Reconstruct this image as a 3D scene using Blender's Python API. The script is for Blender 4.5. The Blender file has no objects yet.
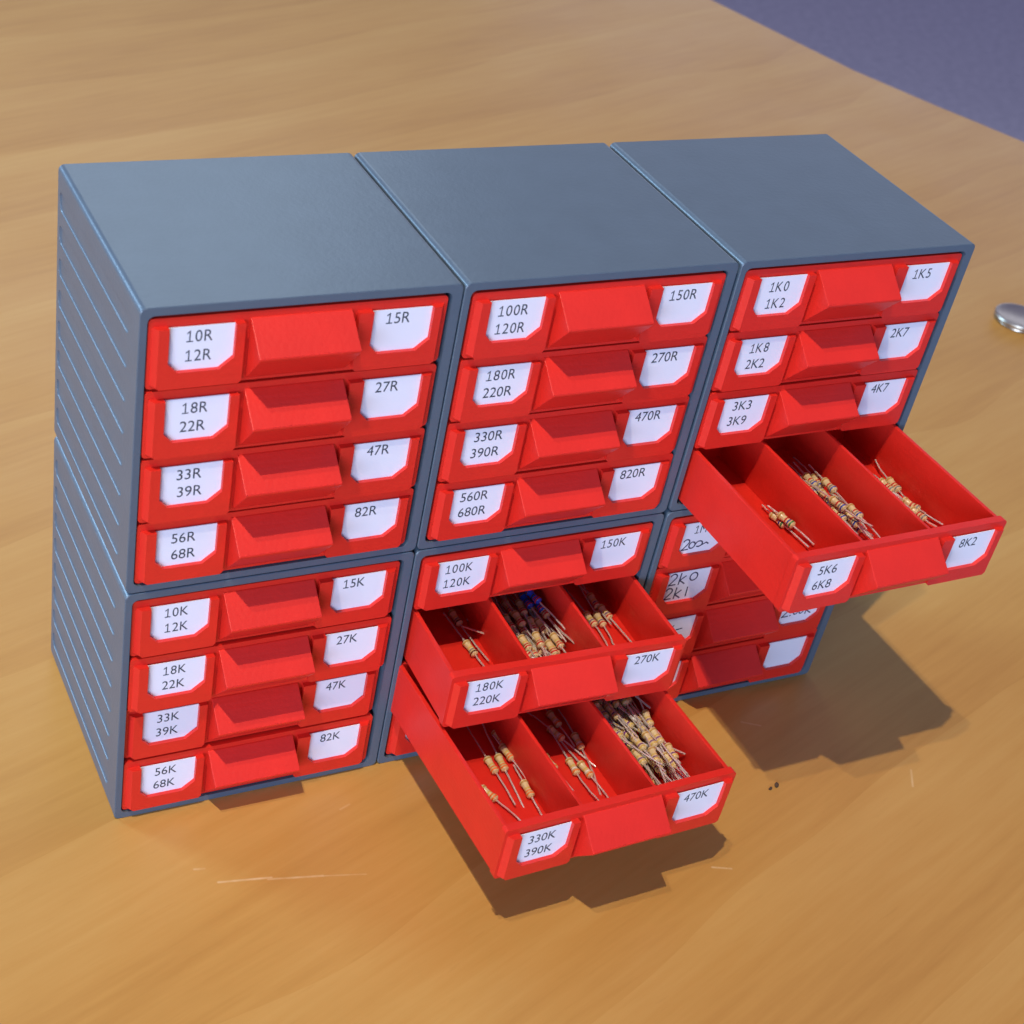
import bpy, bmesh, math, random
from mathutils import Vector, Matrix
random.seed(11)
U = 0.01                       # everything below is written in centimetres
sc = bpy.context.scene
COL = sc.collection

# ------------------------------------------------------------------ materials
def mat(name, base, rough=0.5, metal=0.0, spec=0.5, coat=0.0, coat_rough=0.1):
    m = bpy.data.materials.new(name); m.use_nodes = True
    b = m.node_tree.nodes['Principled BSDF']
    b.inputs['Base Color'].default_value = (*base, 1)
    b.inputs['Roughness'].default_value = rough
    b.inputs['Metallic'].default_value = metal
    b.inputs['Specular IOR Level'].default_value = spec
    b.inputs['Coat Weight'].default_value = coat
    b.inputs['Coat Roughness'].default_value = coat_rough
    return m

def node(m, t, **kw):
    n = m.node_tree.nodes.new(t)
    for k, v in kw.items(): setattr(n, k, v)
    return n
def link(m, a, b): m.node_tree.links.new(a, b)
def val(m, op, a, b=None, c=None, clamp=False):
    n = node(m, 'ShaderNodeMath', operation=op); n.use_clamp = clamp
    for i, x in enumerate((a, b, c)):
        if x is None: continue
        if isinstance(x, (int, float)): n.inputs[i].default_value = x
        else: link(m, x, n.inputs[i])
    return n.outputs[0]

def plastic(name, base, rough, layer_pitch, layer_strength, mottling=0.06, spec=0.5):
    """printed plastic: faint layer lines along z and a slight mottling"""
    m = mat(name, base, rough, spec=spec)
    b = m.node_tree.nodes['Principled BSDF']
    tc = node(m, 'ShaderNodeTexCoord')
    nz = node(m, 'ShaderNodeTexNoise'); nz.inputs['Scale'].default_value = 120; nz.inputs['Detail'].default_value = 4
    link(m, tc.outputs['Object'], nz.inputs['Vector'])
    ly = node(m, 'ShaderNodeMapping'); ly.inputs['Scale'].default_value = (40, 40, 1.0/(layer_pitch*U))
    link(m, tc.outputs['Object'], ly.inputs['Vector'])
    st_ = node(m, 'ShaderNodeTexNoise'); st_.inputs['Scale'].default_value = 1.0; st_.inputs['Detail'].default_value = 1
    link(m, ly.outputs['Vector'], st_.inputs['Vector'])
    fine = node(m, 'ShaderNodeTexNoise'); fine.inputs['Scale'].default_value = 900; fine.inputs['Detail'].default_value = 2
    link(m, tc.outputs['Object'], fine.inputs['Vector'])
    h = val(m, 'ADD', val(m, 'MULTIPLY', st_.outputs['Fac'], 0.8), fine.outputs['Fac'])
    bp = node(m, 'ShaderNodeBump'); bp.inputs['Strength'].default_value = layer_strength
    bp.inputs['Distance'].default_value = 0.00012
    link(m, h, bp.inputs['Height']); link(m, bp.outputs['Normal'], b.inputs['Normal'])
    mx = node(m, 'ShaderNodeMix', data_type='RGBA')
    mx.inputs['A'].default_value = (*[c*(1-mottling*1.6) for c in base], 1)
    mx.inputs['B'].default_value = (*[c*(1+mottling*1.6) for c in base], 1)
    link(m, nz.outputs['Fac'], mx.inputs['Factor']); link(m, mx.outputs['Result'], b.inputs['Base Color'])
    return m

GREY = plastic('grey_printed_plastic', (0.080, 0.116, 0.156), 0.34, 0.06, 0.35)
RED = plastic('red_printed_plastic', (0.66, 0.021, 0.012), 0.42, 0.06, 0.5, 0.06)
PAPER = mat('label_paper', (0.74, 0.76, 0.84), 0.7)
INK = mat('printed_ink', (0.035, 0.045, 0.06), 0.7)
PEN = mat('pen_ink', (0.03, 0.03, 0.08), 0.6)
LEAD = mat('tinned_wire', (0.86, 0.84, 0.80), 0.25, metal=0.6)
TAN = mat('tan_resistor_coat', (0.66, 0.53, 0.29), 0.26)
BLUE = mat('blue_resistor_coat', (0.006, 0.055, 0.48), 0.12, coat=0.6)
BAND = {n: mat('band_'+n, c, 0.4) for n, c in dict(
    brown=(0.12, 0.035, 0.012), red=(0.50, 0.02, 0.015), orange=(0.72, 0.16, 0.02), yellow=(0.60, 0.42, 0.10),
    green=(0.03, 0.20, 0.05), blue=(0.02, 0.06, 0.35), violet=(0.16, 0.04, 0.24), grey=(0.20, 0.20, 0.20),
    white=(0.75, 0.73, 0.68), gold=(0.42, 0.25, 0.06), black=(0.02, 0.02, 0.02)).items()}
STEEL = mat('brushed_steel', (0.62, 0.54, 0.42), 0.36, metal=1.0)
DARK = mat('dark_crumb', (0.07, 0.04, 0.02), 0.8)
CHIP = mat('pale_wood_chip', (0.62, 0.48, 0.30), 0.7)

def wood_material():
    m = mat('varnished_beech', (0.4, 0.2, 0.06), 0.33, spec=0.36)
    b = m.node_tree.nodes['Principled BSDF']
    tc = node(m, 'ShaderNodeTexCoord')
    mp = node(m, 'ShaderNodeMapping'); mp.inputs['Rotation'].default_value = (0, 0, math.radians(-19))
    link(m, tc.outputs['Object'], mp.inputs['Vector'])
    st = node(m, 'ShaderNodeMapping'); st.inputs['Scale'].default_value = (2.2, 17, 1)
    link(m, mp.outputs['Vector'], st.inputs['Vector'])
    n1 = node(m, 'ShaderNodeTexNoise'); n1.inputs['Scale'].default_value = 2.0; n1.inputs['Detail'].default_value = 5
    n1.inputs['Distortion'].default_value = 0.5
    link(m, st.outputs['Vector'], n1.inputs['Vector'])
    st2 = node(m, 'ShaderNodeMapping'); st2.inputs['Scale'].default_value = (20, 300, 1)
    link(m, mp.outputs['Vector'], st2.inputs['Vector'])
    n2 = node(m, 'ShaderNodeTexNoise'); n2.inputs['Scale'].default_value = 1.0; n2.inputs['Detail'].default_value = 6; n2.inputs['Roughness'].default_value = 0.65
    link(m, st2.outputs['Vector'], n2.inputs['Vector'])
    # broad bands of growth: a wave across the grain, bent by low noise
    wv = node(m, 'ShaderNodeTexWave', wave_type='BANDS', bands_direction='Y', wave_profile='SAW')
    wv.inputs['Scale'].default_value = 5.4; wv.inputs['Distortion'].default_value = 4.2
    wv.inputs['Detail'].default_value = 2; wv.inputs['Detail Scale'].default_value = 1.2
    st3 = node(m, 'ShaderNodeMapping'); st3.inputs['Scale'].default_value = (0.55, 1.0, 1)
    link(m, mp.outputs['Vector'], st3.inputs['Vector']); link(m, st3.outputs['Vector'], wv.inputs['Vector'])
    f = val(m, 'ADD', val(m, 'MULTIPLY', n1.outputs['Fac'], 0.50), val(m, 'MULTIPLY', wv.outputs['Fac'], 0.12))
    f = val(m, 'ADD', f, val(m, 'MULTIPLY', n2.outputs['Fac'], 0.40))
    cr = node(m, 'ShaderNodeValToRGB'); e = cr.color_ramp.elements
    e[0].position = 0.22; e[0].color = (0.37, 0.175, 0.036, 1)
    e[1].position = 0.80; e[1].color = (0.54, 0.320, 0.094, 1)
    k = e.new(0.5); k.color = (0.47, 0.250, 0.061, 1)
    link(m, f, cr.inputs['Fac'])
    # short pores
    st4 = node(m, 'ShaderNodeMapping'); st4.inputs['Scale'].default_value = (110, 900, 1)
    link(m, mp.outputs['Vector'], st4.inputs['Vector'])
    n4 = node(m, 'ShaderNodeTexNoise'); n4.inputs['Scale'].default_value = 1.0
    link(m, st4.outputs['Vector'], n4.inputs['Vector'])
    pore = node(m, 'ShaderNodeMapRange'); pore.inputs['From Min'].default_value = 0.64; pore.inputs['From Max'].default_value = 0.74
    pore.inputs['To Max'].default_value = 0.10
    link(m, n4.outputs['Fac'], pore.inputs['Value'])
    mx = node(m, 'ShaderNodeMix', data_type='RGBA'); mx.inputs['B'].default_value = (0.30, 0.14, 0.035, 1)
    link(m, pore.outputs['Result'], mx.inputs['Factor']); link(m, cr.outputs['Color'], mx.inputs['A'])
    col = mx.outputs['Result']
    # worn scratches in the varnish: each one a segment a-b with a width, in centimetres
    sep = node(m, 'ShaderNodeSeparateXYZ'); link(m, tc.outputs['Object'], sep.inputs[0])
    brk = node(m, 'ShaderNodeTexNoise'); brk.inputs['Scale'].default_value = 260; brk.inputs['Detail'].default_value = 3
    link(m, tc.outputs['Object'], brk.inputs['Vector'])
    total = None
    for (ax, ay, bx, by, w, s) in ((1.95, -2.78, 3.3, -3.02, .05, .75), (3.2, -3.05, 4.6, -3.35, .05, .6), (4.5, -3.33, 5.7, -3.62, .035, .4),
                                   (1.5, -2.2, 1.75, -2.25, .05, .5), (15.0, -6.15, 15.5, -6.35, .05, .8), (22.8, -5.2, 23.2, -4.6, .05, .6),
                                   (5.9, -1.3, 6.2, -1.2, .05, .4), (24.6, 2.3, 25.1, 2.4, .05, .3),
                                   (19.1, -1.35, 19.6, -1.65, .05, .5)):
        dx, dy = (bx-ax)*U, (by-ay)*U; L2 = dx*dx+dy*dy
        px = val(m, 'SUBTRACT', sep.outputs['X'], ax*U); py = val(m, 'SUBTRACT', sep.outputs['Y'], ay*U)
        t = val(m, 'ADD', val(m, 'MULTIPLY', px, dx/L2), val(m, 'MULTIPLY', py, dy/L2), clamp=True)
        qx = val(m, 'SUBTRACT', px, val(m, 'MULTIPLY', t, dx)); qy = val(m, 'SUBTRACT', py, val(m, 'MULTIPLY', t, dy))
        d = val(m, 'SQRT', val(m, 'ADD', val(m, 'MULTIPLY', qx, qx), val(m, 'MULTIPLY', qy, qy)))
        k_ = val(m, 'MULTIPLY', val(m, 'SUBTRACT', 1.0, val(m, 'DIVIDE', d, w*U), clamp=True), s)
        total = k_ if total is None else val(m, 'MAXIMUM', total, k_)
    fl = node(m, 'ShaderNodeTexVoronoi'); fl.inputs['Scale'].default_value = 34; link(m, tc.outputs['Object'], fl.inputs['Vector'])
    fr = node(m, 'ShaderNodeSeparateColor'); link(m, fl.outputs['Color'], fr.inputs[0])
    fleck = val(m, 'MULTIPLY', val(m, 'LESS_THAN', fl.outputs['Distance'], val(m, 'MULTIPLY', fr.outputs[1], .016)), val(m, 'GREATER_THAN', fr.outputs[0], .55))
    total = val(m, 'MAXIMUM', total, val(m, 'MULTIPLY', fleck, .55))
    total = val(m, 'MULTIPLY', total, val(m, 'MULTIPLY_ADD', brk.outputs['Fac'], 1.8, -0.25, clamp=True), clamp=True)
    mx2 = node(m, 'ShaderNodeMix', data_type='RGBA'); mx2.inputs['B'].default_value = (0.74, 0.56, 0.32, 1)
    link(m, total, mx2.inputs['Factor']); link(m, col, mx2.inputs['A'])
    link(m, mx2.outputs['Result'], b.inputs['Base Color'])
    # smudged varnish
    sm = node(m, 'ShaderNodeTexNoise'); sm.inputs['Scale'].default_value = 14; sm.inputs['Detail'].default_value = 4
    link(m, tc.outputs['Object'], sm.inputs['Vector'])
    rr = node(m, 'ShaderNodeMapRange'); rr.inputs['To Min'].default_value = 0.30; rr.inputs['To Max'].default_value = 0.46
    link(m, sm.outputs['Fac'], rr.inputs['Value']); link(m, rr.outputs['Result'], b.inputs['Roughness'])
    bp = node(m, 'ShaderNodeBump'); bp.inputs['Strength'].default_value = 0.08; bp.inputs['Distance'].default_value = 0.0004
    link(m, n2.outputs['Fac'], bp.inputs['Height']); link(m, bp.outputs['Normal'], b.inputs['Normal'])
    return m
WOOD = wood_material()

def floor_material():
    m = mat('grey_blue_carpet', (0.16, 0.17, 0.22), 0.9)
    b = m.node_tree.nodes['Principled BSDF']
    tc = node(m, 'ShaderNodeTexCoord')
    nz = node(m, 'ShaderNodeTexNoise'); nz.inputs['Scale'].default_value = 60; nz.inputs['Detail'].default_value = 5
    link(m, tc.outputs['Object'], nz.inputs['Vector'])
    cr = node(m, 'ShaderNodeValToRGB'); e = cr.color_ramp.elements
    e[0].color = (0.36, 0.34, 0.39, 1); e[1].color = (0.66, 0.61, 0.64, 1)
    link(m, nz.outputs['Fac'], cr.inputs['Fac']); link(m, cr.outputs['Color'], b.inputs['Base Color'])
    return m
CARPET = floor_material()

# ------------------------------------------------------------------ mesh helpers
def finish(bm, name, mats, smooth=True, angle=38):
    for v in bm.verts: v.co *= U
    bev = len(bm.faces) < 4000 and name in ('cabinet', 'front_panel', 'label_holder', 'handle', 'tray', 'divider', 'tabletop')
    bmesh.ops.recalc_face_normals(bm, faces=bm.faces)
    me = bpy.data.meshes.new(name); bm.to_mesh(me); bm.free()
    if bev: me['bevelled'] = True
    for m in (mats if isinstance(mats, (list, tuple)) else [mats]): me.materials.append(m)
    if smooth:
        me.polygons.foreach_set('use_smooth', [True]*len(me.polygons))
        me.set_sharp_from_angle(angle=math.radians(angle))
    return me

def put(name, me, parent=None, loc=(0, 0, 0), rot=(0, 0, 0)):
    o = bpy.data.objects.new(name, me); COL.objects.link(o)
    o.parent = parent; o.location = [c*U for c in loc]; o.rotation_euler = rot
    if me and me.get('bevelled'):
        w = o.modifiers.new('normals', 'WEIGHTED_NORMAL'); w.keep_sharp = True; w.weight = 100
    return o

def tag(o, label=None, cat=None, group=None, kind=None):
    if label: o['label'] = label
    if cat: o['category'] = cat
    if group: o['group'] = group
    if kind: o['kind'] = kind
    return o

def box(bm, x0, x1, y0, y1, z0, z1):
    r = bmesh.ops.create_cube(bm, size=1.0)
    for v in r['verts']:
        v.co = Vector(((x0+x1)/2+v.co.x*(x1-x0), (y0+y1)/2+v.co.y*(y1-y0), (z0+z1)/2+v.co.z*(z1-z0)))
    return r['verts']

def bevel_sharp(bm, w, seg=2, test=None, clamp=True):
    es = [e for e in bm.edges if len(e.link_faces) == 2 and e.calc_face_angle(0) > math.radians(25) and (test is None or test(e))]
    if es: bmesh.ops.bevel(bm, geom=es, offset=w, segments=seg, profile=0.5, affect='EDGES', clamp_overlap=clamp)

def prism_y(bm, pts, y0, y1):
    """outline in x,z pushed from y0 to y1"""
    a = [bm.verts.new((x, y0, z)) for x, z in pts]; b = [bm.verts.new((x, y1, z)) for x, z in pts]
    n = len(pts)
    bm.faces.new(a); bm.faces.new(list(reversed(b)))
    for i in range(n): bm.faces.new((a[i], b[i], b[(i+1) % n], a[(i+1) % n]))

def rrect(x0, x1, z0, z1, r, n=4):
    p = []
    for cx, cz, a0 in ((x1-r, z1-r, 0), (x0+r, z1-r, 90), (x0+r, z0+r, 180), (x1-r, z0+r, 270)):
        for i in range(n+1):
            a = math.radians(a0+90*i/n); p.append((cx+r*math.cos(a), cz+r*math.sin(a)))
    return p

# ------------------------------------------------------------------ setting
def build_table():
    # outline of the tabletop (top view), a rounded end towards the right
    pts = [(-75, -75), (-20, -68), (4, -52), (13, -32), (18, -19), (20.6, -13.4), (22.5, -10.35), (25, -8.8), (40, -0.6), (54, 7.6), (60, 13.2), (63.2, 21),
           (63.9, 29), (63.3, 36.3), (62.6, 39.0), (61.0, 41.2), (58.2, 46.5), (55, 60), (50, 84), (40, 120), (-110, 120), (-110, -75)]
    bm = bmesh.new()
    a = [bm.verts.new((x, y, 0)) for x, y in pts]; b = [bm.verts.new((x, y, -2.6)) for x, y in pts]
    n = len(pts)
    bm.faces.new(a); bm.faces.new(list(reversed(b)))
    for i in range(n): bm.faces.new((a[i], b[i], b[(i+1) % n], a[(i+1) % n]))
    es = [e for e in bm.edges if abs(e.verts[0].co.z-e.verts[1].co.z) < .01]
    bmesh.ops.bevel(bm, geom=es, offset=.5, segments=4, profile=0.5, affect='EDGES')
    root = put('table', None)
    put('tabletop', finish(bm, 'tabletop', WOOD), root)
    bm = bmesh.new()
    r = bmesh.ops.create_cone(bm, cap_ends=True, segments=20, radius1=2.6, radius2=3.4, depth=69)
    for v in r['verts']: v.co.z += -2.6-34.5
    leg = finish(bm, 'leg', WOOD)
    for x, y in ((-95, -40), (-95, 105), (-5, 105), (50, 22)): put('leg', leg, root, (x, y, 0))
    tag(root, 'varnished light wood table with scratches, under the drawer cabinets', 'table')
build_table()
bm = bmesh.new()
box(bm, -300, 400, -250, 450, -72.6, -71.6)
tag(put('floor', finish(bm, 'floor', CARPET, False)), kind='structure')

# ------------------------------------------------------------------ cabinets
MW, MH, MD, WALL = 7.5, 7.651, 6.80, 0.2
CW = MW-0.03
SLOTS = [0.54, 1.40, 2.25, 3.10, 3.96, 4.82, 5.69, 6.55]
ROWZ = [0.25+1.785*i for i in range(4)]
DH, DW, DEEP = 1.725, 6.93, 0.04

def build_shell():
    """hollow printed box, round along its long edges, with shallow slots pressed into both flanks"""
    bm = bmesh.new()
    H = MH-0.03; n = 4; N = 4*(n+1)
    def loop(y, inset, r=.15):
        return [bm.verts.new((x, y, z)) for x, z in rrect(inset, CW-inset, inset, H-inset, max(r-inset*.5, .02), n)]
    def bridge(a, b, skip=()):
        for i in range(N):
            if i not in skip: bm.faces.new((a[i], a[(i+1) % N], b[(i+1) % N], b[i]))
    l0, l1, l2, l3 = loop(0, .018), loop(.018, 0), loop(MD-.05, 0), loop(MD, .05)
    FLAT_L, FLAT_R = 2*(n+1)-1, N-1
    bridge(l0, l1); bridge(l1, l2, (FLAT_L, FLAT_R)); bridge(l2, l3); bm.faces.new(l3)
    xi0, xi1, zi0, zi1 = 0.17, CW-0.25, 0.2, H-0.2
    inner = rrect(xi0, xi1, zi0, zi1, 0.16, n)
    f0 = [bm.verts.new((x, 0, z)) for x, z in inner]; f1 = [bm.verts.new((x, MD-.2, z)) for x, z in inner]
    bridge(l0, f0); bridge(f0, f1); bm.faces.new(f1)
    for k, sgn in ((FLAT_L, 1), (FLAT_R, -1)):
        q = [l1[k], l1[(k+1) % N], l2[(k+1) % N], l2[k]]; x0 = q[0].co.x
        es = [bm.edges.get((q[i], q[(i+1) % 4])) or bm.edges.new((q[i], q[(i+1) % 4])) for i in range(4)]
        for z in SLOTS:
            rings = []
            for d, ins in ((0, 0), (.012, .006), (.026, .022), (.034, .040)):
                rings.append([bm.verts.new((x0+sgn*d, y, zz)) for y, zz in rrect(.72+ins, 6.58-ins, z+ins, z+.50-ins, .16, 5)])
            m = len(rings[0])
            for a, b in zip(rings, rings[1:]):
                for i in range(m): bm.faces.new((a[i], a[(i+1) % m], b[(i+1) % m], b[i]))
            bm.faces.new(rings[-1])
            es += [bm.edges.get((rings[0][i], rings[0][(i+1) % m])) for i in range(m)]
        bmesh.ops.triangle_fill(bm, use_beauty=True, use_dissolve=False, edges=es)
    bmesh.ops.recalc_face_normals(bm, faces=bm.faces)
    # runners the drawers slide on
    for z in ROWZ:
        for x0, x1 in ((.14, .47), (CW-.55, CW-.22)):
            box(bm, x0, x1, .35, 6.4, z-.05, z-.008)
    return finish(bm, 'cabinet', GREY)
SHELL = build_shell()
CAB = {}
SHIFT = (0, .01, .07); SLACK = (0, .05, .03)      # the columns stand a hair apart, the drawers sit loosely
WORDS = {(0, 1): ('top left', '10R to 82R'), (1, 1): ('top middle', '100R to 820R'), (2, 1): ('top right', '1K0 to 8K2'),
         (0, 0): ('bottom left', '10K to 82K'), (1, 0): ('bottom middle', '100K to 470K'), (2, 0): ('bottom right', 'handwritten values')}
for (c, r), (w, rng) in WORDS.items():
    o = put('cabinet', SHELL, None, (c*MW+.015+SHIFT[c], 0, r*MH))
    tag(o, 'grey plastic cabinet, %s of the six, its drawers marked %s' % (w, rng), 'cabinet', 'stacked grey drawer cabinets')
    CAB[(c, r)] = o

# ------------------------------------------------------------------ drawers
def front_panel_mesh():
    bm = bmesh.new()
    prism_y(bm, rrect(0, DW, 0, DH, 0.10, 3), 0, 0.22)
    bevel_sharp(bm, 0.04, 2, lambda e: all(v.co.y < .01 for v in e.verts))
    return finish(bm, 'front_panel', RED)
LAB = ((0.42, 1.89), (5.07, 6.54))
LZ0, LZ1, HOLD_Z = 0.45, 1.53, 1.53
def holder_mesh(right):
    x0, x1 = (4.72, 6.86) if right else (0.07, 2.10)
    a, b = LAB[1 if right else 0]
    bm = bmesh.new()
    ch = .27
    p = [(x0+.07, .05), (x1-.07, .05), (x1, .12), (x1, HOLD_Z), (b, HOLD_Z), (b, LZ0+ch), (b-ch-.05, LZ0), (a+ch-.06, LZ0), (a, LZ0+ch-.04), (a, HOLD_Z), (x0, HOLD_Z), (x0, .12)]
    prism_y(bm, p, -0.16, 0.02)
    bm.edges.ensure_lookup_table()
    xe = x0 if not right else x1
    for v in bm.verts:
        if v.co.y < -.1 and abs(v.co.x-xe) < .09: v.co.x += -.12 if right else .12
    bevel_sharp(bm, 0.03, 2, lambda e: all(v.co.y < -.1 and abs(v.co.x-xe) < .3 for v in e.verts))
    bevel_sharp(bm, 0.025, 2, lambda e: all(v.co.y < -.1 for v in e.verts))
    return finish(bm, 'label_holder', RED)
def handle_mesh():
    bm = bmesh.new()
    x0, x1 = 2.24, 4.60
    prof = [(0.01, 1.58), (-0.02, 1.58), (-0.76, 0.98), (-0.76, 0.92), (-0.02, 0.07), (0.01, 0.07)]
    a = [bm.verts.new((x0, y, z)) for y, z in prof]; b = [bm.verts.new((x1, y, z)) for y, z in prof]
    n = len(prof)
    bm.faces.new(a); bm.faces.new(list(reversed(b)))
    for i in range(n): bm.faces.new((a[i], b[i], b[(i+1) % n], a[(i+1) % n]))
    bmesh.ops.recalc_face_normals(bm, faces=bm.faces)
    bevel_sharp(bm, 0.022, 2, lambda e: not all(v.co.y > 0 for v in e.verts))
    return finish(bm, 'handle', RED)
TX0, TX1, TY1, TH = 0.07, DW-0.07, 6.42, 1.66
INW = (TX1-TX0-0.12*2-0.10*2)/3
COMP = [(TX0+.12+i*(INW+.10), TX0+.12+i*(INW+.10)+INW) for i in range(3)]
def tray_mesh():
    """open box: floor, two sides and back, made as one wall of even thickness"""
    bm = bmesh.new()
    t, y0 = .12, .215
    o = [(TX0, y0), (TX0, TY1), (TX1, TY1), (TX1, y0)]
    i_ = [(TX0+t, y0), (TX0+t, TY1-t), (TX1-t, TY1-t), (TX1-t, y0)]
    V = lambda q, z: [bm.verts.new((x, y, z)) for x, y in q]
    ob, ot, ib, it = V(o, 0.02), V(o, TH), V(i_, .13), V(i_, TH)
    for k in range(3):
        bm.faces.new((ob[k], ob[k+1], ot[k+1], ot[k])); bm.faces.new((ib[k], it[k], it[k+1], ib[k+1]))
        bm.faces.new((ot[k], ot[k+1], it[k+1], it[k]))
    bm.faces.new(ob); bm.faces.new(list(reversed(ib)))
    bm.faces.new((ob[0], ot[0], it[0], ib[0])); bm.faces.new((ob[3], ib[3], it[3], ot[3])); bm.faces.new((ob[0], ib[0], ib[3], ob[3]))
    bmesh.ops.recalc_face_normals(bm, faces=bm.faces)
    bevel_sharp(bm, 0.025, 2, lambda e: all(v.co.z > TH-.01 for v in e.verts) and all(v.co.y > y0-.001 for v in e.verts))
    bevel_sharp(bm, 0.06, 2, lambda e: all(abs(v.co.z-.13) < 1e-4 for v in e.verts) and any(v.co.y > y0+.01 for v in e.verts))
    return finish(bm, 'tray', RED)
def divider_mesh():
    bm = bmesh.new()
    box(bm, 0, .10, .215, TY1-.115, .125, 1.60)
    bevel_sharp(bm, 0.02, 2, lambda e: all(v.co.z > 1.5 for v in e.verts) and abs(e.verts[0].co.y-e.verts[1].co.y) > .1)
    return finish(bm, 'divider', RED)
def paper_mesh(right):
    a, b = LAB[1 if right else 0]; ch = .2
    bm = bmesh.new()
    p = [(a-.06, LZ1-.02), (a-.06, LZ0+ch-.1), (a+.1, LZ0-.06), (b-.1, LZ0-.06), (b+.06, LZ0+ch-.1), (b+.06, LZ1-.02)]
    prism_y(bm, p, -.055, -.035)
    return finish(bm, 'label', PAPER, False)
M_FRONT, M_HL, M_HR, M_GRIP, M_TRAY, M_DIV = front_panel_mesh(), holder_mesh(False), holder_mesh(True), handle_mesh(), tray_mesh(), divider_mesh()
M_PL, M_PR = paper_mesh(False), paper_mesh(True)

_cu = bpy.data.curves.new('type', 'FONT')
_ob = bpy.data.objects.new('type', _cu); COL.objects.link(_ob)
def text_verts(txt):
    if '1' not in txt: return type_verts(txt)
    # set letter by letter, the figure one drawn with a flag and a foot
    vs, fs, x = [], [], 0.0
    for ch in txt:
        if ch == '1':
            q = [(.27, 0), (.35, 0), (.35, .69), (.28, .69), (.27, .64)]
            foot = [(.10, 0), (.52, 0), (.52, .07), (.10, .07)]; flag = [(.10, .55), (.13, .49), (.30, .60), (.30, .685)]
            gv, gf = [], []
            for p in (q, foot, flag):
                gf.append(tuple(range(len(gv), len(gv)+len(p)))); gv += [Vector((a, b, .0004*len(gf))) for a, b in p]
            adv = .60
        else:
            gv, gf = type_verts(ch); lo = min(v.x for v in gv); gv = [Vector((v.x-lo+.05, v.y, 0)) for v in gv]; adv = max(v.x for v in gv)+.08
        fs += [tuple(i+len(vs) for i in f) for f in gf]
        vs += [Vector((v.x+x, v.y, v.z)) for v in gv]; x += adv
    return vs, fs
def type_verts(txt):
    _cu.body = txt; _cu.size = 1.0; _cu.resolution_u = 4; _cu.offset = 0.0
    dg = bpy.context.evaluated_depsgraph_get(); dg.update()
    me = bpy.data.meshes.new_from_object(_ob.evaluated_get(dg))
    vs = [v.co.copy() for v in me.vertices]; fs = [tuple(p.vertices) for p in me.polygons]
    bpy.data.meshes.remove(me)
    return vs, fs
CAPH = None
def lettering(lines, parent, y=-.0575):
    """lines: (text, x of left edge, baseline z); one mesh per label"""
    global CAPH
    if CAPH is None: CAPH = max(v.y for v in type_verts('K')[0])
    bm = bmesh.new()
    for txt, x, z in lines:
        vs, fs = text_verts(txt)
        s = .275/CAPH; w = max(v.x for v in vs)-min(v.x for v in vs); x0 = min(v.x for v in vs)
        sx = (.2*len(txt)-.02)/w
        nv = [bm.verts.new((x+(v.x-x0)*sx, y-v.z, z+v.y*s)) for v in vs]
        for f in fs: bm.faces.new([nv[i] for i in f])
    me = finish(bm, 'lettering', INK, False)
    me.flip_normals() if me.polygons[0].normal.y > 0 else None
    return put('lettering', me, parent)
def handwriting(strokes, x, z, s, parent, y=-.0580, w=.042):
    bm = bmesh.new()
    for st in strokes:
        P = [Vector((x+px*s, 0, z+pz*s)) for px, pz in st]
        for a, b in zip(P, P[1:]):
            d = (b-a).normalized(); n = Vector((-d.z, 0, d.x))*w/2; e = d*w*.35
            q = [a-n-e, b-n+e, b+n+e, a+n-e]
            bm.faces.new([bm.verts.new((v.x, y-len(bm.faces)*.00004, v.z)) for v in q])
    return put('handwriting', finish(bm, 'handwriting', PEN, False), parent)
def arc(cx, cz, rx, rz, a0, a1, n=12):
    return [(cx+rx*math.cos(math.radians(a0+(a1-a0)*i/n)), cz+rz*math.sin(math.radians(a0+(a1-a0)*i/n))) for i in range(n+1)]
G2 = lambda x: arc(x+.28, .72, .26, .26, 160, -30, 8)+[(x+.02, .02), (x+.56, .04)]
GO = lambda x: arc(x+.3, .42, .26, .36, 90, 450, 14)
GK = lambda x: [[(x+.05, .95), (x+.02, .0)], [(x+.48, .66), (x+.05, .34), (x+.5, .0)]]

def make_drawer(label, labels, loc, yaw=0.0, roll=0.0, hand=None):
    t = put('drawer', None, None, loc, (0, roll, yaw))
    tag(t, label, 'drawer', 'red drawers in the grey cabinets')
    put('front_panel', M_FRONT, t); put('tray', M_TRAY, t)
    for i in (1, 2): put('divider', M_DIV, t, (COMP[i][0]-.10, 0, 0))
    put('label_holder', M_HL, t); put('label_holder', M_HR, t); put('handle', M_GRIP, t)
    pl = put('label', M_PL, t); pr = put('label', M_PR, t)
    (a, b), r = labels
    j = lambda s: random.uniform(-s, s)
    cx = (LAB[0][0]+LAB[0][1])/2-.03+j(.03)
    dz = j(.025)
    if a:
        x = cx-.1*len(a)
        ls = [(a, x+j(.02), 1.11+dz)]
        if b: ls.append((b, x+j(.02), .635+dz))
        lettering(ls, pl)
    if r: lettering([(r, LAB[1][0]+.36+j(.03)-(.06 if len(r) > 3 else 0), 1.13+dz)], pr)
    if hand: hand(pl, pr)
    return t

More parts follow.
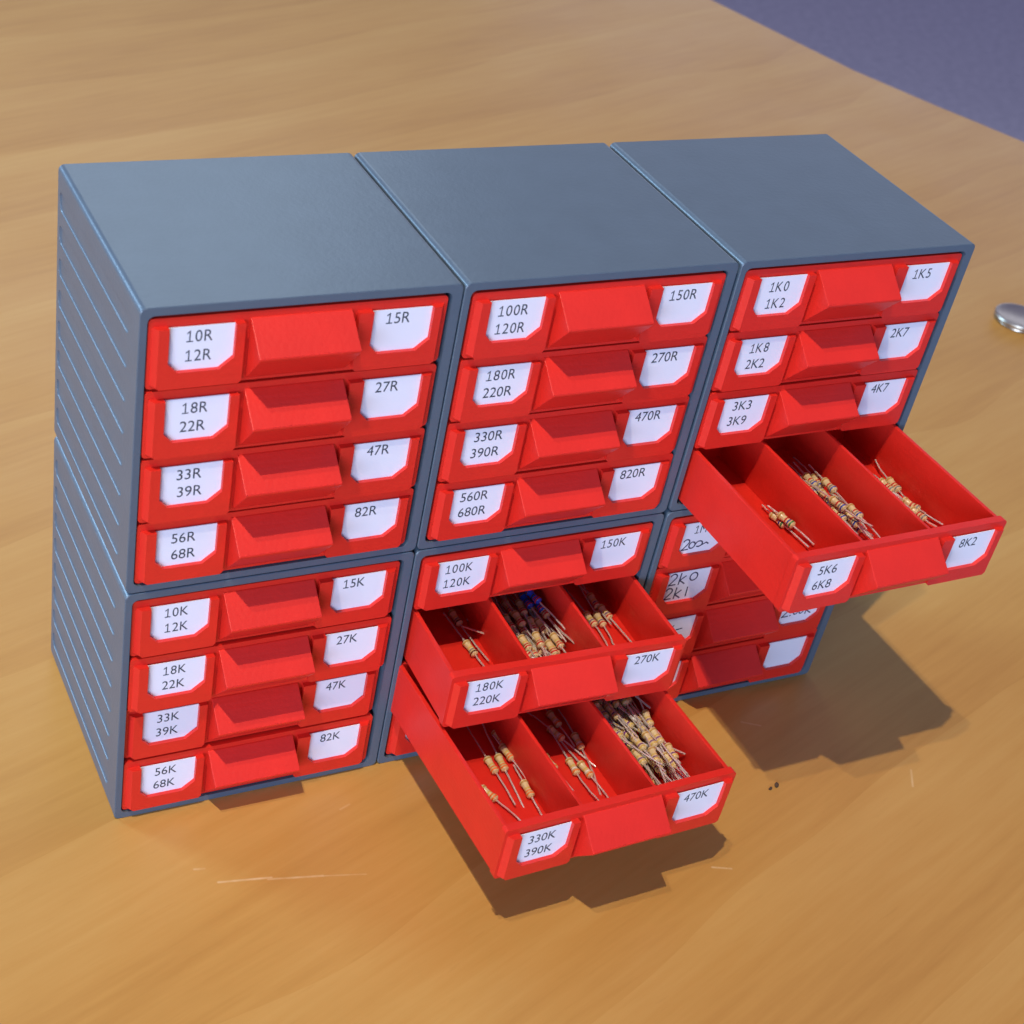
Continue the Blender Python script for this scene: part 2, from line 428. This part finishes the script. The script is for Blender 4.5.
def hand1(pl, pr):
    handwriting([G2(0), arc(.85, .38, .26, .30, 100, 440, 12)+arc(1.45, .42, .3, .26, 170, -120, 10), [(1.5, .15), (2.1, .45), (2.3, .3)]], .58, .58, .38, pl)
def hand2(pl, pr):
    handwriting([G2(0)]+[[(x+.8, z) for x, z in s] for s in GK(0)]+[arc(1.95, .5, .3, .34, 90, 450, 14)], .54, 1.06, .42, pl)
    handwriting([G2(0)]+[[(x+.8, z) for x, z in s] for s in GK(0)]+[[(1.75, .85), (1.78, .05)]], .52, .54, .42, pl)
def hand3(pl, pr):
    handwriting([G2(0)]+[[(x+1.0, z) for x, z in s] for s in GK(0)]+[[(1.8, .2), (2.3, .25)]], .6, .98, .4, pl)
    handwriting([[(.1, .3), (.7, .25), (1.5, .3)]], .7, .6, .4, pl)
    handwriting([G2(0), [(.75, .04), (.8, .08)], arc(1.2, .4, .2, .3, 90, 450, 12), arc(1.7, .4, .2, .3, 90, 450, 12)]+[[(x+2.1, z) for x, z in s] for s in GK(0)], 5.22, .72, .42, pr)

SERIES = {(0, 1): [('10R', '12R', '15R'), ('18R', '22R', '27R'), ('33R', '39R', '47R'), ('56R', '68R', '82R')],
          (1, 1): [('100R', '120R', '150R'), ('180R', '220R', '270R'), ('330R', '390R', '470R'), ('560R', '680R', '820R')],
          (2, 1): [('1K0', '1K2', '1K5'), ('1K8', '2K2', '2K7'), ('3K3', '3K9', '4K7'), ('5K6', '6K8', '8K2')],
          (0, 0): [('10K', '12K', '15K'), ('18K', '22K', '27K'), ('33K', '39K', '47K'), ('56K', '68K', '82K')],
          (1, 0): [('100K', '120K', '150K'), ('180K', '220K', '270K'), ('330K', '390K', '470K'), ('', '', '')],
          (2, 0): [('1M0', '', ''), ('', '', ''), ('', '', ''), ('', '', '')]}
OPEN = {(2, 1, 3): ((15.40, -4.775, 7.93), 0.014, 0.0), (1, 0, 1): ((7.70, -2.588, 3.825), -0.022, 0.008), (1, 0, 2): ((7.76, -6.257, 2.04), 0.031, 0.009)}
PUSH = {(0, 0, 2): .13, (0, 0, 1): -.05, (0, 0, 0): .03, (0, 1, 1): -.02, (1, 1, 2): .02, (2, 1, 1): .02, (2, 0, 1): .03, (1, 0, 3): .03}
DRAWER = {}
for (c, r), rows in SERIES.items():
    for k, (a, b, d) in enumerate(rows):
        hand = None
        if a and b: lab = 'closed red drawer with labels reading %s, %s and %s' % (a, b, d)
        if (c, r) == (1, 0) and k == 3: lab = 'closed red drawer with blank labels, lowest in the bottom middle cabinet'
        if (c, r) == (2, 0):
            hand = (hand1, hand2, hand3, None)[k]
            lab = ('closed red drawer labelled 1M0 in print with pen writing below', 'closed red drawer with two lines of pen writing, below the 1M0 drawer',
                   'closed red drawer with pen writing on both labels, just above the lowest one', 'closed red drawer with blank white label, lowest in the bottom right cabinet')[k]
        if (c, r, k) in OPEN:
            lab = 'open red drawer full of resistors with labels reading %s, %s and %s' % (a, b, d)
            loc, yaw, roll = OPEN[(c, r, k)]
        else:
            loc = (c*MW+.015+.205+SHIFT[c]+SLACK[c], DEEP+PUSH.get((c, r, k), random.uniform(-.015, .015)), r*MH+ROWZ[3-k]); yaw = roll = 0
        DRAWER[(c, r, k)] = make_drawer(lab, ((a, b), d), loc, yaw, roll, hand)
bpy.data.objects.remove(_ob)

# ------------------------------------------------------------------ resistors
BODY_R = [(.0, .0), (.022, .0), (.045, .015), (.085, .03), (.112, .06), (.118, .10), (.112, .15), (.094, .18), (.090, .31)]
def body_mesh(bands, coat):
    """turned body along y with raised ends, colour rings as faces of their own material"""
    prof = [(r, y-.31) for r, y in BODY_R]+[(r, .31-y) for r, y in reversed(BODY_R[:-1])]
    ring_at = [(-.225, .05), (-.125, .05), (-.025, .05), (.185, .05)]
    ys = sorted(set([round(p[1], 4) for p in prof]+[round(c+s*w/2, 4) for c, w in ring_at for s in (-1, 1)]))
    def rad(y):
        for (r0, y0), (r1, y1) in zip(prof, prof[1:]):
            if y0 <= y <= y1 and y1 > y0: return r0+(r1-r0)*(y-y0)/(y1-y0)
        return .0
    bm = bmesh.new(); n = 14; rings = []
    for y in ys:
        r = max(rad(y), .022)
        rings.append([bm.verts.new((r*math.cos(2*math.pi*i/n), y, r*math.sin(2*math.pi*i/n))) for i in range(n)])
    for k in range(len(ys)-1):
        m = 0; mid = (ys[k]+ys[k+1])/2
        for j, (c, w) in enumerate(ring_at):
            if abs(mid-c) < w/2: m = j+1
        for i in range(n):
            f = bm.faces.new((rings[k][i], rings[k][(i+1) % n], rings[k+1][(i+1) % n], rings[k+1][i])); f.material_index = m
    bm.faces.new(rings[0]); bm.faces.new(list(reversed(rings[-1])))
    return finish(bm, 'body', [coat]+[BAND[b] for b in bands], True, 60)
def lead_mesh(length, bend, rnd):
    bm = bmesh.new(); n, k = 6, 7; rings = []
    for i in range(k+1):
        t = i/k
        x = bend[0]*t*t*length+rnd.uniform(-.008, .008)*(0 if i == 0 else 1); z = bend[1]*t*t*length
        r = .027
        rings.append([bm.verts.new((x+r*math.cos(2*math.pi*j/n), -t*length, z+r*math.sin(2*math.pi*j/n))) for j in range(n)])
    for i in range(k):
        for j in range(n): bm.faces.new((rings[i][j], rings[i][(j+1) % n], rings[i+1][(j+1) % n], rings[i+1][j]))
    bm.faces.new(list(reversed(rings[0]))); bm.faces.new(rings[-1])
    return finish(bm, 'lead', LEAD, True, 60)
R2 = random.Random(5)
LEADS = {}
def lead(length):
    key = (round(length*5)/5, R2.randrange(6))
    if key not in LEADS: LEADS[key] = lead_mesh(key[0], (R2.uniform(-.13, .13), R2.uniform(-.03, .05)), R2)
    return LEADS[key]
VAL = {'5K6': ('green', 'blue', 'red', 'gold'), '6K8': ('blue', 'grey', 'red', 'gold'), '8K2': ('grey', 'red', 'red', 'gold'),
       '180K': ('brown', 'grey', 'yellow', 'gold'), '220K': ('red', 'red', 'yellow', 'gold'), '270K': ('red', 'violet', 'yellow', 'gold'),
       '330K': ('orange', 'orange', 'yellow', 'gold'), '390K': ('orange', 'white', 'yellow', 'gold'), '470K': ('yellow', 'violet', 'yellow', 'gold')}
BODY = {k: body_mesh(v, TAN) for k, v in VAL.items()}
BODY['blue'] = body_mesh(('red', 'red', 'black', 'brown'), BLUE)

def resistor(dr, kind, x, y, z, yaw, pitch, lf, lb, label, group=None):
    """x, y, z in the drawer's own centimetres; yaw and pitch in degrees; front and rear lead lengths"""
    D = dr.matrix_basis
    t = bpy.data.objects.new('resistor', None); COL.objects.link(t)
    rot = dr.rotation_euler.to_matrix().to_4x4() @ Matrix.Rotation(math.radians(yaw), 4, 'Z') @ Matrix.Rotation(math.radians(pitch), 4, 'X') @ Matrix.Rotation(R2.uniform(0, 6.28), 4, 'Y')
    M = Matrix.Translation(D @ Vector((x*U, y*U, z*U))) @ rot
    t.matrix_basis = M
    put('body', BODY[kind], t)
    if lf: put('lead', lead(lf), t, (0, -.30, 0), (0, R2.uniform(0, 6.28), 0))
    if lb: put('lead', lead(lb), t, (0, .30, 0), (0, R2.uniform(0, 6.28), math.pi))
    tag(t, label, 'resistor', group)
    return t

FLZ = .13+.118
D4, D2, D3 = DRAWER[(2, 1, 3)], DRAWER[(1, 0, 1)], DRAWER[(1, 0, 2)]
for f in (D4, D2, D3): f.rotation_mode = 'XYZ'
bpy.context.view_layer.update()
# loose ones, each described on its own
L = 'loose resistors in the open drawers'
for a in (
    (D3, '330K', 1.66, 3.36, FLZ, -1, 0, 1.3, 1.6, 'tan resistor in the 330K compartment, left one of the pair lying side by side', L),
    (D3, '330K', 1.97, 3.36, FLZ, -6, 0, 1.4, 1.8, 'tan resistor in the 330K compartment, right one of the pair lying side by side', L),
    (D3, '330K', 2.17, 2.28, FLZ+.02, -5, 0, .8, .6, 'tan resistor in the 330K compartment, by the divider near the front wall', L),
    (D3, '330K', 1.10, 2.46, FLZ, 20, 0, 1.25, .4, 'tan resistor with a long bright wire, slanting at the front left of the 330K compartment', L),
    (D3, '330K', 2.36, 4.22, FLZ, 2, 0, .8, 1.0, 'shaded resistor in the 330K compartment, farthest back under the drawer above', L),
    (D3, '330K', 2.26, 3.62, FLZ+.05, 4, 0, 1.5, .5, 'shaded resistor in the 330K compartment, between the rearmost one and the lit pair', L),
    (D3, '390K', 3.80, 2.66, FLZ, -4, 0, 1.2, 1.3, 'tan resistor in the 390K compartment, left one of the two lying together in the light', L),
    (D3, '390K', 4.08, 2.46, FLZ, 5, 0, 1.3, 1.4, 'tan resistor in the 390K compartment, right one of the two lying together in the light', L),
    (D3, '390K', 3.26, 2.98, FLZ, 5, 0, .7, 1.6, 'tan resistor in the 390K compartment, half hidden behind the left divider', L),
    (D3, '390K', 4.42, 3.46, FLZ+.02, -7, 0, 1.6, 1.0, 'shaded resistor in the 390K compartment with wires reaching into the light', L),
    (D3, '390K', 4.22, 4.45, FLZ, 4, 0, .7, 1.1, 'shaded resistor in the 390K compartment, farthest back', L),
    (D3, '390K', 3.98, 3.92, FLZ, 17, 0, 1.3, .9, 'shaded resistor in the 390K compartment, slanting beside the rearmost one', L),
    (D2, '180K', 1.86, 2.44, FLZ, 5, 0, 1.0, 1.2, 'tan resistor in the light in the 180K compartment', L),
    (D2, '180K', 1.98, 3.72, FLZ, 3, 0, 1.7, 1.2, 'shaded resistor far back in the 180K compartment', L),
    (D2, '270K', 5.52, 2.80, FLZ, -2, 0, 1.0, 1.8, 'tan resistor in the 270K compartment, leftmost of the row of three', L),
    (D2, '270K', 5.80, 2.84, FLZ, 2, 0, 1.3, 1.7, 'tan resistor in the 270K compartment, middle of the row of three', L),
    (D2, '270K', 6.07, 2.78, FLZ, -3, 0, 1.1, 1.9, 'tan resistor in the 270K compartment, rightmost of the row of three', L),
    (D2, '270K', 6.34, 2.98, FLZ+.05, 6, 0, 1.5, 1.2, 'tan resistor in the 270K compartment, close to the right wall with a long front wire', L),
    (D2, '270K', 6.26, 3.52, FLZ+.04, -2, 0, .9, 1.0, 'shaded resistor in the 270K compartment, behind the row of three', L),
    (D4, '5K6', 2.12, 3.14, FLZ, 6, 0, 1.0, .5, 'tan resistor in the 5K6 compartment, the one farther from the front', L),
    (D4, '5K6', 2.12, 2.86, FLZ+.20, 9, 0, .8, .4, 'tan resistor in the 5K6 compartment, lying on top of the other one', L),
    (D4, '8K2', 6.38, 3.78, FLZ, 4, 0, 1.2, .7, 'tan resistor in the 8K2 compartment, rear left one of the twisted four', L),
    (D4, '8K2', 6.55, 3.70, FLZ+.06, -5, 0, 1.3, .7, 'tan resistor in the 8K2 compartment, rear right one of the twisted four', L),
    (D4, '8K2', 6.46, 2.78, FLZ+.04, 16, 0, .7, 1.0, 'tan resistor in the 8K2 compartment, front one with its wire pointing to the front wall', L),
    (D4, '8K2', 6.42, 2.40, FLZ, 8, 0, .5, 1.2, 'tan resistor in the 8K2 compartment, the one nearest the front wall', L),
): resistor(*a)

# bundles: bodies settle on each other
def seg_dist(p1, q1, p2, q2):
    d1, d2, r = q1-p1, q2-p2, p1-p2
    a, e, f = d1.dot(d1), d2.dot(d2), d2.dot(r)
    c, b = d1.dot(r), d1.dot(d2); den = a*e-b*b
    s = min(1, max(0, (b*f-c*e)/den)) if den > 1e-9 else 0
    t = (b*s+f)/e
    if t < 0: t = 0; s = min(1, max(0, -c/a))
    elif t > 1: t = 1; s = min(1, max(0, (b-c)/a))
    return ((p1+d1*s)-(p2+d2*t)).length
def bundle(dr, kind, n, comp, sample, label, group, rnd, front_y=.30, rear=(.8, 1.2, 1.6, 2.0)):
    x0, x1 = COMP[comp][0]+.13, COMP[comp][1]-.13
    segs = []
    for i in range(n):
        best = None
        for trial in range(26):
            x, y, yaw = sample(i/n, rnd)
            a = math.radians(yaw); d = Vector((-math.sin(a), math.cos(a), 0))*.25
            if not (x0+abs(d.x) < x < x1-abs(d.x)): continue
            z = FLZ
            for step in range(60):
                p, q = Vector((x, y, z))-d, Vector((x, y, z))+d
                hit = any(seg_dist(p, q, s[0], s[1]) < .212 for s in segs)
                if not hit: break
                z += .035
            sc_ = z+rnd.uniform(0, .10)
            if best is None or sc_ < best[0]: best = (sc_, x, y, z, yaw, p, q)
        if best is None: continue
        _, x, y, z, yaw, p, q = best
        segs.append((p, q))
        lf = min(rnd.uniform(.9, 2.0), (y-.31-front_y)/max(.5, math.cos(math.radians(yaw))))
        lf = math.floor(lf*5)/5
        lb = rnd.choice(rear)
        # keep the tip inside the compartment
        tip = x+math.sin(math.radians(yaw))*(lf+.31)
        if not (x0-.1 < tip < x1+.1): yaw *= .3
        resistor(dr, kind, x, y, z, yaw, -(z-FLZ)*rnd.uniform(2, 9), max(lf, .3), lb, label, group)
    return segs
rnd = random.Random(3)
bundle(D3, '470K', 78, 2, lambda t, r: (r.uniform(4.75, 6.45), r.uniform(1.6, 4.6), r.gauss(0, 12)),
       'one of many tan resistors heaped in the 470K compartment', 'resistors heaped in the 470K compartment', rnd)
bundle(D2, '220K', 36, 1, lambda t, r: (r.uniform(2.6, 4.35), r.uniform(1.6, 3.7), r.gauss(0, 11)),
       'one of many tan resistors heaped in the 220K compartment', 'resistors heaped in the 220K compartment', rnd)
bundle(D4, '6K8', 15, 1, lambda t, r: (4.22-abs(r.gauss(0, .2)), r.uniform(2.3, 4.3), r.gauss(2, 7)),
       'one of the tan resistors bunched along the right divider in the 6K8 compartment', 'resistors bunched in the 6K8 compartment', rnd, rear=(.4, .6, .8, 1.0))
B = 'blue resistors in the 220K compartment'
for x, y, z, yw, lb in ((4.25, 3.30, FLZ+.42, 6, 'glossy blue resistor at the back of the 220K compartment, lowest by the right divider'),
                        (4.12, 3.42, FLZ+.66, 12, 'glossy blue resistor at the back of the 220K compartment, topmost of the three'),
                        (3.98, 3.50, FLZ+.45, 4, 'glossy blue resistor at the back of the 220K compartment, the left one of the three')):
    resistor(D2, 'blue', x, y, z, yw, 0, 1.2, 1.2, lb, B)

# ------------------------------------------------------------------ small things on the table
def tin_lid():
    prof = [(0, .40), (1.12, .40), (1.26, .46), (1.38, .44), (1.42, .34), (1.28, .22), (1.16, .12), (1.18, .04), (1.12, 0), (0, 0)]
    bm = bmesh.new(); n = 40; rings = []
    for r, z in [(p[0]*.84, p[1]*.85) for p in prof[1:-1]]: rings.append([bm.verts.new((r*math.cos(2*math.pi*i/n), r*math.sin(2*math.pi*i/n), z)) for i in range(n)])
    for k in range(len(rings)-1):
        for i in range(n): bm.faces.new((rings[k][i], rings[k+1][i], rings[k+1][(i+1) % n], rings[k][(i+1) % n]))
    bm.faces.new(rings[0]); bm.faces.new(list(reversed(rings[-1])))
    return finish(bm, 'metal_disc', STEEL)
tag(put('metal_disc', tin_lid(), None, (47.25, 18.2, 0), (0, 0, .4)), 'shiny silver metal disc cut off by the right edge of the photo', 'metal disc')
def crumb(s):
    bm = bmesh.new(); bmesh.ops.create_icosphere(bm, subdivisions=2, radius=s)
    for v in bm.verts:
        v.co = Vector((v.co.x*1.5, v.co.y*.8, v.co.z*.5+s*.45))*random.uniform(.8, 1.2)
    return finish(bm, 'crumb', DARK)
tag(put('crumb', crumb(.055), None, (18.36, -4.05, 0), (0, 0, .5)), 'dark crumb on the table right of the 470K drawer, the left one of two', 'crumb', 'crumbs on the table')
tag(put('crumb', crumb(.075), None, (18.62, -3.98, 0), (0, 0, .9)), 'dark crumb on the table right of the 470K drawer, the right one of two', 'crumb', 'crumbs on the table')

# ------------------------------------------------------------------ light
def lamp(name, kind, loc, energy, color, size, target=None, **kw):
    l = bpy.data.lights.new(name, kind); l.energy = energy; l.color = color
    if kind == 'AREA': l.shape = 'RECTANGLE'; l.size, l.size_y = size
    else: l.shadow_soft_size = size
    for k, v in kw.items(): setattr(l, k, v)
    o = bpy.data.objects.new(name, l); COL.objects.link(o); o.location = [c*U for c in loc]
    if target: o.rotation_euler = (Vector([c*U for c in target])-o.location).to_track_quat('-Z', 'Y').to_euler()
    return o
lamp('ceiling_lamp', 'POINT', (-40, -34, 158), 68, (1.0, .86, .66), .011)
lamp('ceiling_lamp', 'POINT', (-43, -24, 158), 22, (1.0, .86, .66), .011)
lamp('fill_light', 'AREA', (58, 200, 130), 6, (.66, .84, 1.0), (.9, .6), (4, 3, 15))  # added cool lamp, puts a sheen on the left cabinet's top
lamp('fill_light', 'AREA', (200, 185, 52), 3.4, (.74, .80, 1.0), (1.6, .5), (40, 20, 0))  # added low lamp for more sheen on the far right of the table
lamp('fill_light', 'AREA', (-125, 140, 80), 28, (.40, .68, 1.0), (.45, .45), (0, 5, 10))  # added small blue lamp to bring out highlights on the cabinets' left edges
lamp('fill_light', 'AREA', (-135, -145, 38), 54, (.54, .70, 1.0), (1.6, .8), (8, 0, 8))  # added cool front fill, lifts the labels, drawer fronts and left flank

w = bpy.data.worlds.new('World'); sc.world = w; w.use_nodes = True
nt = w.node_tree; bg = nt.nodes['Background']
tc = nt.nodes.new('ShaderNodeTexCoord'); sp = nt.nodes.new('ShaderNodeSeparateXYZ'); nt.links.new(tc.outputs['Generated'], sp.inputs[0])
cr = nt.nodes.new('ShaderNodeValToRGB'); e = cr.color_ramp.elements
e[0].position = 0.0; e[0].color = (.20, .16, .24, 1)
e[1].position = 1.0; e[1].color = (.48, .50, 1.05, 1)
k = e.new(.5); k.color = (.38, .42, .72, 1)
mr = nt.nodes.new('ShaderNodeMapRange'); mr.inputs['From Min'].default_value = -1; nt.links.new(sp.outputs['Z'], mr.inputs['Value'])
nt.links.new(mr.outputs['Result'], cr.inputs['Fac']); nt.links.new(cr.outputs['Color'], bg.inputs['Color'])
bg.inputs['Strength'].default_value = .36

# ------------------------------------------------------------------ camera
cam = bpy.data.cameras.new('camera'); co = bpy.data.objects.new('camera', cam); COL.objects.link(co)
R = ((0.8987216101827247, -0.40975343706485695, 0.15621007715286736), (0.13910741091008202, 0.6042144733035645, 0.7845852397798391),
     (-0.4158708881617747, -0.6833937306297377, 0.6000203440846857))
M = Matrix([[R[j][i] for j in range(3)] for i in range(3)]).to_4x4()
M.translation = Vector((-8.977676556475618, -28.379067261034677, 32.30757169826073))*U
co.matrix_world = M
cam.sensor_width = 36; cam.lens = 1625.3686232760465/1024*36
cam.shift_x = (512-442.58941204140814)/1024; cam.shift_y = (554.217442815358-512)/1024
cam.clip_start = .01; cam.clip_end = 50
cam.dof.use_dof = True; cam.dof.focus_distance = .43; cam.dof.aperture_fstop = 34
sc.camera = co
sc.render.engine = 'CYCLES'
sc.render.resolution_x = sc.render.resolution_y = 1024
vs = sc.view_settings
vs.view_transform = 'Standard'; vs.look = 'None'; vs.exposure = 0; vs.gamma = 1; vs.use_curve_mapping = False
